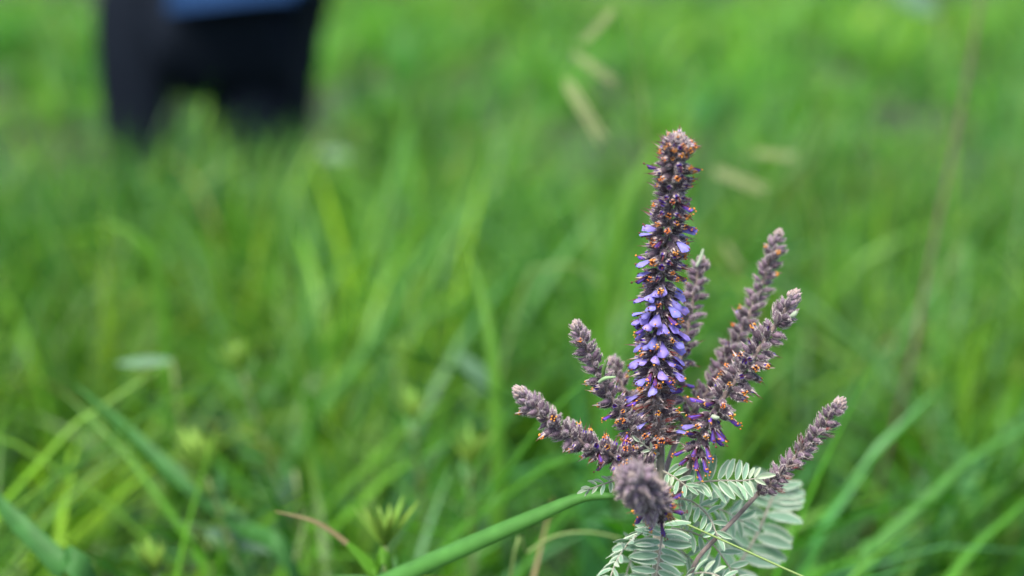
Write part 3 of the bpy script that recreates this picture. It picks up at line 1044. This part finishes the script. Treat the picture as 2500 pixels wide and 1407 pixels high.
def seed_head(stem_pts, spk, label):
    e = empty("grass_seed_head", stem_pts[0])
    tag(e, label, "seed head")
    cv = catmull(stem_pts, 30)
    mb = MB(); mb.tube([p - cv[0] for p in cv], [lerp(.6, .3, i / 30) * mm for i in range(31)], 6, 0)
    obj("stalk", mb.mesh("seed_stalk", [M_greenstem]), e)
    for a, b in spk:
        d = b - a
        o = obj("spikelet", SPIKELET, e, frame(a - cv[0], d, Vector((0, -1, .3))) @ Matrix.Diagonal((d.length / .075, d.length / .075, d.length / .05, 1)))
        # thread holding the spikelet to the stalk
        near = min(cv, key=lambda q: (q - a).length)
        t = MB(); t.tube([near - cv[0], (near + a) / 2 - cv[0] + Vector((0, 0, .004)), a - cv[0]], .0004, 4, 0)
        obj("pedicel", t.mesh("pedicel", [M_greenstem]), e)


D1 = 1.12
seed_head([rooted(P(1590, 700, D1), .02, .04), P(1580, 500, D1), P(1565, 200, D1), P(1530, 20, D1), P(1480, -10, D1), P(1420, 60, D1), P(1385, 180, D1)],
          [(P(1380, 195, D1), P(1475, 350, D1)), (P(1400, 130, D1), P(1508, 208, D1)), (P(1500, 20, D1), P(1420, 110, D1))],
          "nodding grass seed head with pale drooping spikelets above the tallest flower spike")
D2 = 1.25
seed_head([rooted(P(2020, 900, D2), .02, .04), P(2010, 700, D2), P(1960, 450, D2), P(1880, 370, D2), P(1790, 390, D2), P(1760, 420, D2)],
          [(P(1740, 415, D2), P(1880, 470, D2)), (P(1840, 372, D2), P(1950, 385, D2)), (P(1765, 590, D2 + .02), P(1815, 665, D2 + .02))],
          "faint pale seed head drooping right of the tallest flower spike")


# ------------------------------------------------------------------ leafy weeds with yellowish tops
def mesh_lance(seed):
    rnd = random.Random(seed)
    mb = MB()
    pts, w = [], []
    cu = rnd.uniform(.1, .5)
    for i in range(9):
        t = i / 8
        pts.append((0, -cu * t * t * .35, t)); w.append((.17 if seed < 5 else .15) * max(.03, math.sin(math.pi * min(1, .12 + t * .88)) ** .8))
    mb.ribbon(pts, w, (1, 0, 0), .35, 0)
    return mb


LANCE = [mesh_lance(s).mesh("leaf", [M_weed]) for s in range(3)]
LTOP = [mesh_lance(s + 5).mesh("leaf", [M_weedtop]) for s in range(3)]


def weed(root, top, bow, nl, leafl, topl, seed, label, group=None, ntop=16, open_=27):
    rnd = random.Random(seed)
    e = empty("leafy_weed", root)
    tag(e, label, "weed", group)
    mid = (root + top) / 2 + bow
    cv = catmull([root, mid, top], 24)
    mb = MB(); mb.tube([p - root for p in cv], [lerp(2.0, 1.3, i / 24) * mm for i in range(25)], 6, 0)
    obj("stem", mb.mesh("weed_stem", [M_weedstem]), e)
    for k in range(nl + ntop):
        last = k >= nl
        t = 1 - (.0 if last else (1 - k / nl) * .72 + .02)
        u = t * 24; i = min(int(u), 23)
        p = cv[i].lerp(cv[i + 1], u - i) - root
        tg = (cv[i + 1] - cv[i]).normalized()
        s1 = tg.orthogonal().normalized(); s2 = tg.cross(s1)
        a = k * 2.4 + rnd.gauss(0, .2)
        q = s1 * math.cos(a) + s2 * math.sin(a)
        an = R(open_ * rnd.uniform(.35, 1.2)) if last else R(rnd.uniform(36, 66))
        d = q * math.sin(an) + tg * math.cos(an)
        ln = (topl if last else leafl) * rnd.uniform(.75, 1.15)
        obj("leaf", rnd.choice(LTOP if last else LANCE), e, frame(p, d, -q * math.cos(an) + tg * math.sin(an)) @ Matrix.Scale(ln, 4))
    return e


def W(px, py, d, rx, ry):
    top = P(px, py, d)
    return Vector((top.x + rx, top.y + ry, -.01)), top


r_, t_ = W(505, 1165, .88, .10, -.02)
weed(r_, t_, Vector((-.01, 0, .02)), 26, .034, .034, 1, "yellow-green weed top with pointed leaves leaning left by the long blade", open_=30)
r_, t_ = W(940, 1335, .735, .012, .01)
weed(r_, t_, Vector((0, 0, 0)), 18, .030, .028, 2, "small spiky light green weed top just above the arching blade's start", open_=32)
r_, t_ = W(1010, 1030, 1.0, .02, .02)
weed(r_, t_, Vector((0, 0, 0)), 26, .030, .026, 3, "upright leafy weed with pale tip, behind the small spiky one")
r_, t_ = W(1150, 1140, .93, -.005, .02)
weed(r_, t_, Vector((0, 0, 0)), 26, .031, .027, 4, "yellow-green leafy weed between the upright blade and the arching blade")
r_, t_ = W(590, 905, 1.02, .10, .0)
weed(r_, t_, Vector((-.015, 0, .03)), 30, .030, .024, 5, "tall thin weed leaning left, behind the yellow-green one")
r_, t_ = W(380, 1400, .80, .02, .03)
weed(r_, t_, Vector((0, 0, 0)), 10, .034, .022, 6, "low weed top near the broad blade's root")
wr = random.Random(77)
for k in range(34):
    y = wr.uniform(1.0, 3.4)
    x = wr.uniform(-.42, .42) * y
    h = wr.uniform(.16, .29)
    if abs(x + .6) < .3 and y > 2.4: continue
    weed(Vector((x, y, -.01)), Vector((x + wr.gauss(0, .03), y + wr.gauss(0, .03), h)), Vector((0, 0, 0)), 10, wr.uniform(.03, .045), .026, 100 + k,
         "blurred leafy green weed standing in the open meadow", "weeds scattered through the meadow", ntop=6)


# a few broad pale leaves catching the sky
def broad_leaf(c, d, up, length, label, width=.38):
    mb = MB(); pts, w = [], []
    for i in range(11):
        t = i / 10
        pts.append((0, -.12 * t * t, t)); w.append(width * max(.02, math.sin(math.pi * min(1, .05 + t * .95)) ** .7))
    mb.ribbon(pts, w, (1, 0, 0), .2, 0)
    e = empty("broad_leaf_plant", (c.x, c.y, -.01))
    tag(e, label, "plant")
    root = Vector(e.location)
    st = MB(); cv = catmull([Vector((0, 0, 0)), (c - root) * .5 + Vector((.01, 0, 0)), c - root], 12); st.tube(cv, 1.2 * mm, 6, 0)
    obj("stem", st.mesh("stem", [M_weedstem]), e)
    o = obj("leaf", mb.mesh("leaf", [M_young2]), e, frame(c - root, Vector(d), Vector(up)) @ Matrix.Scale(length, 4))
    return e


M_young2 = plant_mat("pale_broad_leaf", (0.085, 0.19, 0.085), 0.6, sheen=0.3, transl=0.2, spec=0.7)
broad_leaf(P(420, 880, 1.0), (-1, .0, .05), (.1, -.35, 1), .040, "single pale leaf lying level left of the tall thin weed", .30)
broad_leaf(P(850, 380, 2.2), (-1, 0, .2), (0, -.8, .8), .042, "pale bluish leaf in the grass just below the crouching person", .6)
broad_leaf(P(720, 1150, .95), (-.3, 0, -1), (.2, -1, .3), .05, "drooping pale leaf beside the tall thin weed's stem", .3)
broad_leaf(P(2290, 30, 1.9), (-.8, 0, .5), (0, -.8, .8), .08, "pale leaf glinting beyond the tall reddish stalk", .5)
broad_leaf(P(500, 1300, .90), (1, 0, -.1), (0, -.5, 1), .06, "pale bluish leaf spread under the yellow-green weed", .3)
broad_leaf(P(1200, 960, 1.1), (-.5, 0, .7), (0, -.8, .7), .04, "pale leaf tip beside the upright bright blade", .4)


# ------------------------------------------------------------------ crouching person
def cloth_mat(name, c, c2, scale=60):
    m = bpy.data.materials.new(name); m.use_nodes = True
    nt = m.node_tree; N, Lk = nt.nodes, nt.links
    b = N["Principled BSDF"]; b.inputs["Roughness"].default_value = .85; b.inputs["Specular IOR Level"].default_value = .08
    tc = N.new("ShaderNodeTexCoord"); nz = N.new("ShaderNodeTexNoise"); nz.inputs["Scale"].default_value = scale; nz.inputs["Detail"].default_value = 4
    Lk.new(tc.outputs["Object"], nz.inputs["Vector"])
    mx = N.new("ShaderNodeMix"); mx.data_type = 'RGBA'; mx.inputs[6].default_value = (*c, 1); mx.inputs[7].default_value = (*c2, 1)
    Lk.new(nz.outputs[0], mx.inputs[0]); Lk.new(mx.outputs[2], b.inputs["Base Color"])
    bp = N.new("ShaderNodeBump"); bp.inputs["Strength"].default_value = .35; bp.inputs["Distance"].default_value = .01
    n2 = N.new("ShaderNodeTexNoise"); n2.inputs["Scale"].default_value = 14; Lk.new(tc.outputs["Object"], n2.inputs["Vector"])
    Lk.new(n2.outputs[0], bp.inputs["Height"]); Lk.new(bp.outputs[0], b.inputs["Normal"])
    return m


M_navy = cloth_mat("navy_trousers", (0.004, 0.006, 0.010), (0.006, 0.010, 0.018))
M_blue = cloth_mat("blue_shirt", (0.009, 0.030, 0.085), (0.012, 0.038, 0.10))
M_skin = cloth_mat("skin", (0.45, 0.27, 0.19), (0.50, 0.31, 0.22))
M_hairc = cloth_mat("brown_hair", (0.05, 0.03, 0.02), (0.08, 0.05, 0.03), 120)
M_shoe = cloth_mat("grey_shoe", (0.07, 0.07, 0.075), (0.10, 0.10, 0.11))


def skin_obj(name, chains, mat, parent, root=0, sub=2):
    """chains: lists of (key, (x,y,z), r); equal keys are one joint"""
    idx, V, E, RR = {}, [], [], []
    for ch in chains:
        prev = None
        for key, p, r in ch:
            if key not in idx:
                idx[key] = len(V); V.append(p); RR.append(r)
            if prev is not None: E.append((prev, idx[key]))
            prev = idx[key]
    me = bpy.data.meshes.new(name); me.from_pydata(V, E, [])
    me.materials.append(mat)
    o = obj(name, me, parent)
    md = o.modifiers.new("skin", 'SKIN'); md.use_smooth_shade = True
    for i, sv in enumerate(me.skin_vertices[0].data):
        r = RR[i]
        sv.radius = r if isinstance(r, tuple) else (r, r)
        sv.use_root = (i == root)
    ss = o.modifiers.new("smooth", 'SUBSURF'); ss.levels = sub; ss.render_levels = sub
    return o


PX, PY = -0.585, 2.95
person = empty("person", (PX, PY, 0))
tag(person, "person crouching in the grass in dark navy trousers and a blue top", "person")
# joints relative to (PX, PY): +y is away from the viewer, the person faces away and to the right
pel = ('pel', (0.01, 0, .375), .105)
hipL, hipR = ('hl', (-.09, .01, .345), .095), ('hr', (.055, .0, .36), .112)
kneeL, ankL, toeL = ('kl', (-.19, .10, .60), .072), ('al', (-.175, -.06, .10), .05), ('tl', (-.17, .12, .03), .035)
midL = ('ml', (-.19, .0, .36), .078)
kneeR, ankR = ('kr', (.12, .34, .52), .07), ('ar', (.075, -.02, .10), .05)
waist, chest = ('wa', (.05, .08, .56), .125), ('ch', (.10, .20, .78), .145)
neck, head0, head1 = ('ne', (.13, .30, .97), .055), ('h0', (.15, .36, 1.05), .08), ('h1', (.165, .40, 1.16), .085)
shL, shR = ('sl', (-.07, .26, .88), .062), ('sr', (.28, .22, .88), .062)
elL, haL = ('el', (-.12, .48, .70), .045), ('wl', (.02, .62, .55), .03)
elR, haR = ('er', (.38, .42, .68), .045), ('wr', (.30, .64, .52), .03)
bodyo = skin_obj("body", [[pel, waist, chest, neck, head0, head1, ('h2', (.17, .415, 1.23), .06)],
                  [pel, hipL, ('tl1', (-.15, .07, .47), .075), kneeL, midL, ankL, toeL], [pel, hipR, ('tr1', (.10, .17, .44), .085), kneeR, ('cr', (.06, .06, .28), .06), ankR, ('tr2', (.09, .12, .03), .03)],
                  [chest, shL, elL, haL], [chest, shR, elR, haR]], M_skin, person)
for v_, sv_ in zip(bodyo.data.vertices, bodyo.data.skin_vertices[0].data):
    if v_.co.z < .62: sv_.radius = tuple(q * .7 for q in sv_.radius)
g = 1.17


def grow(j, f=g, key=None): return (key or j[0], j[1], j[2] * f)


skin_obj("trousers", [[grow(pel), grow(hipL), ('tl1', (-.15, .07, .47), .098), grow(kneeL, 1.2), grow(midL, 1.12), ('al', (-.172, -.05, .055), .075)],
                      [grow(pel), grow(hipR, 1.2), ('tr1', (.10, .17, .44), .10), grow(kneeR, 1.2), ('cr', (.045, .03, .28), .125), ('ar', (.075, -.02, .06), .105)],
                      [grow(pel), ('w2', (.04, .02, .46), .125)]], M_navy, person)
mb = MB()
# shirt: flared hem hanging over the seat, up to the collar, with sleeves
rings = [((.03, -.03, .437), .135, .150), ((.035, -.02, .45), .140, .148), ((.06, .02, .50), .158, .150), ((.055, .07, .58), .150, .135), ((.08, .14, .70), .168, .135), ((.10, .20, .80), .180, .130), ((.115, .25, .88), .150, .105), ((.125, .285, .94), .075, .070)]
v, f = [], []
for c, rx, ry in rings:
    for k in range(24):
        a = 2 * math.pi * k / 24
        wv = 1 + .035 * math.sin(5 * a + c[2] * 9)
        v.append((c[0] + rx * wv * math.cos(a), c[1] + ry * wv * math.sin(a), c[2] + .22 * ry * -math.sin(a) * (c[2] > .5) + .018 * math.cos(a + .6) * (c[2] < .45)))
for i in range(len(rings) - 1):
    for k in range(24):
        k2 = (k + 1) % 24
        f.append((i * 24 + k, i * 24 + k2, (i + 1) * 24 + k2, (i + 1) * 24 + k))
mb.add(v, f, 0)
mb.tube(catmull([(-.03, .24, .86), (-.10, .33, .82), (-.12, .45, .72), (-.09, .50, .68)], 10), [.075, .078, .078, .076, .074, .072, .07, .068, .066, .064, .062], 12, 0)
mb.tube(catmull([(.24, .22, .86), (.32, .27, .83), (.375, .39, .70), (.37, .45, .65)], 10), [.075, .078, .078, .076, .074, .072, .07, .068, .066, .064, .062], 12, 0)
so = obj("blue_top", mb.mesh("blue_top", [M_blue]), person)
skin_obj("hair", [[('a', (.145, .33, 1.09), .08), ('b', (.16, .38, 1.19), .098), ('c', (.18, .44, 1.24), .07)], [('a', (.145, .33, 1.09), .08), ('d', (.14, .31, 1.0), .05)]], M_hairc, person)
for kx in ((-.17, -.07, -.165, .14, .04), ):
    skin_obj("shoe", [[('a', (-.172, -.07, .05), (.042, .05)), ('b', (-.17, .04, .045), (.045, .045)), ('c', (-.165, .14, .03), (.04, .03))]], M_shoe, person)
skin_obj("shoe", [[('a', (.075, -.09, .05), (.045, .05)), ('b', (.085, .04, .045), (.045, .045)), ('c', (.095, .16, .03), (.04, .03))]], M_shoe, person)


def hand(wr_, fw, parent):
    """palm with four unequal fingers and a thumb, lightly curled downwards"""
    w = Vector(wr_); f = Vector(fw).normalized(); dn = Vector((0, 0, -1)); sd = f.cross(dn).normalized()
    ch = [[('p0', tuple(w), .026), ('p1', tuple(w + f * .05), (.034, .018)), ('p2', tuple(w + f * .085), (.034, .016))]]
    for i, (o_, ln) in enumerate(((-.03, .06), (-.01, .075), (.011, .07), (.031, .052))):
        b = w + f * .085 + sd * o_
        ch.append([('p2', None, None), ('f%d' % i, tuple(b + f * .012), .0095), ('g%d' % i, tuple(b + f * ln * .6 + dn * .012), .0088), ('k%d' % i, tuple(b + f * ln * .85 + dn * .035), .0075)])
    ch.append([('p1', None, None), ('th', tuple(w + f * .045 - sd * .042 + dn * .01), .011), ('tj', tuple(w + f * .08 - sd * .052 + dn * .028), .009)])
    return skin_obj("hand", ch, M_skin, parent)


hand((.02, .62, .55), (.5, .6, -.4), person)
hand((.30, .64, .52), (-.1, .8, -.5), person)
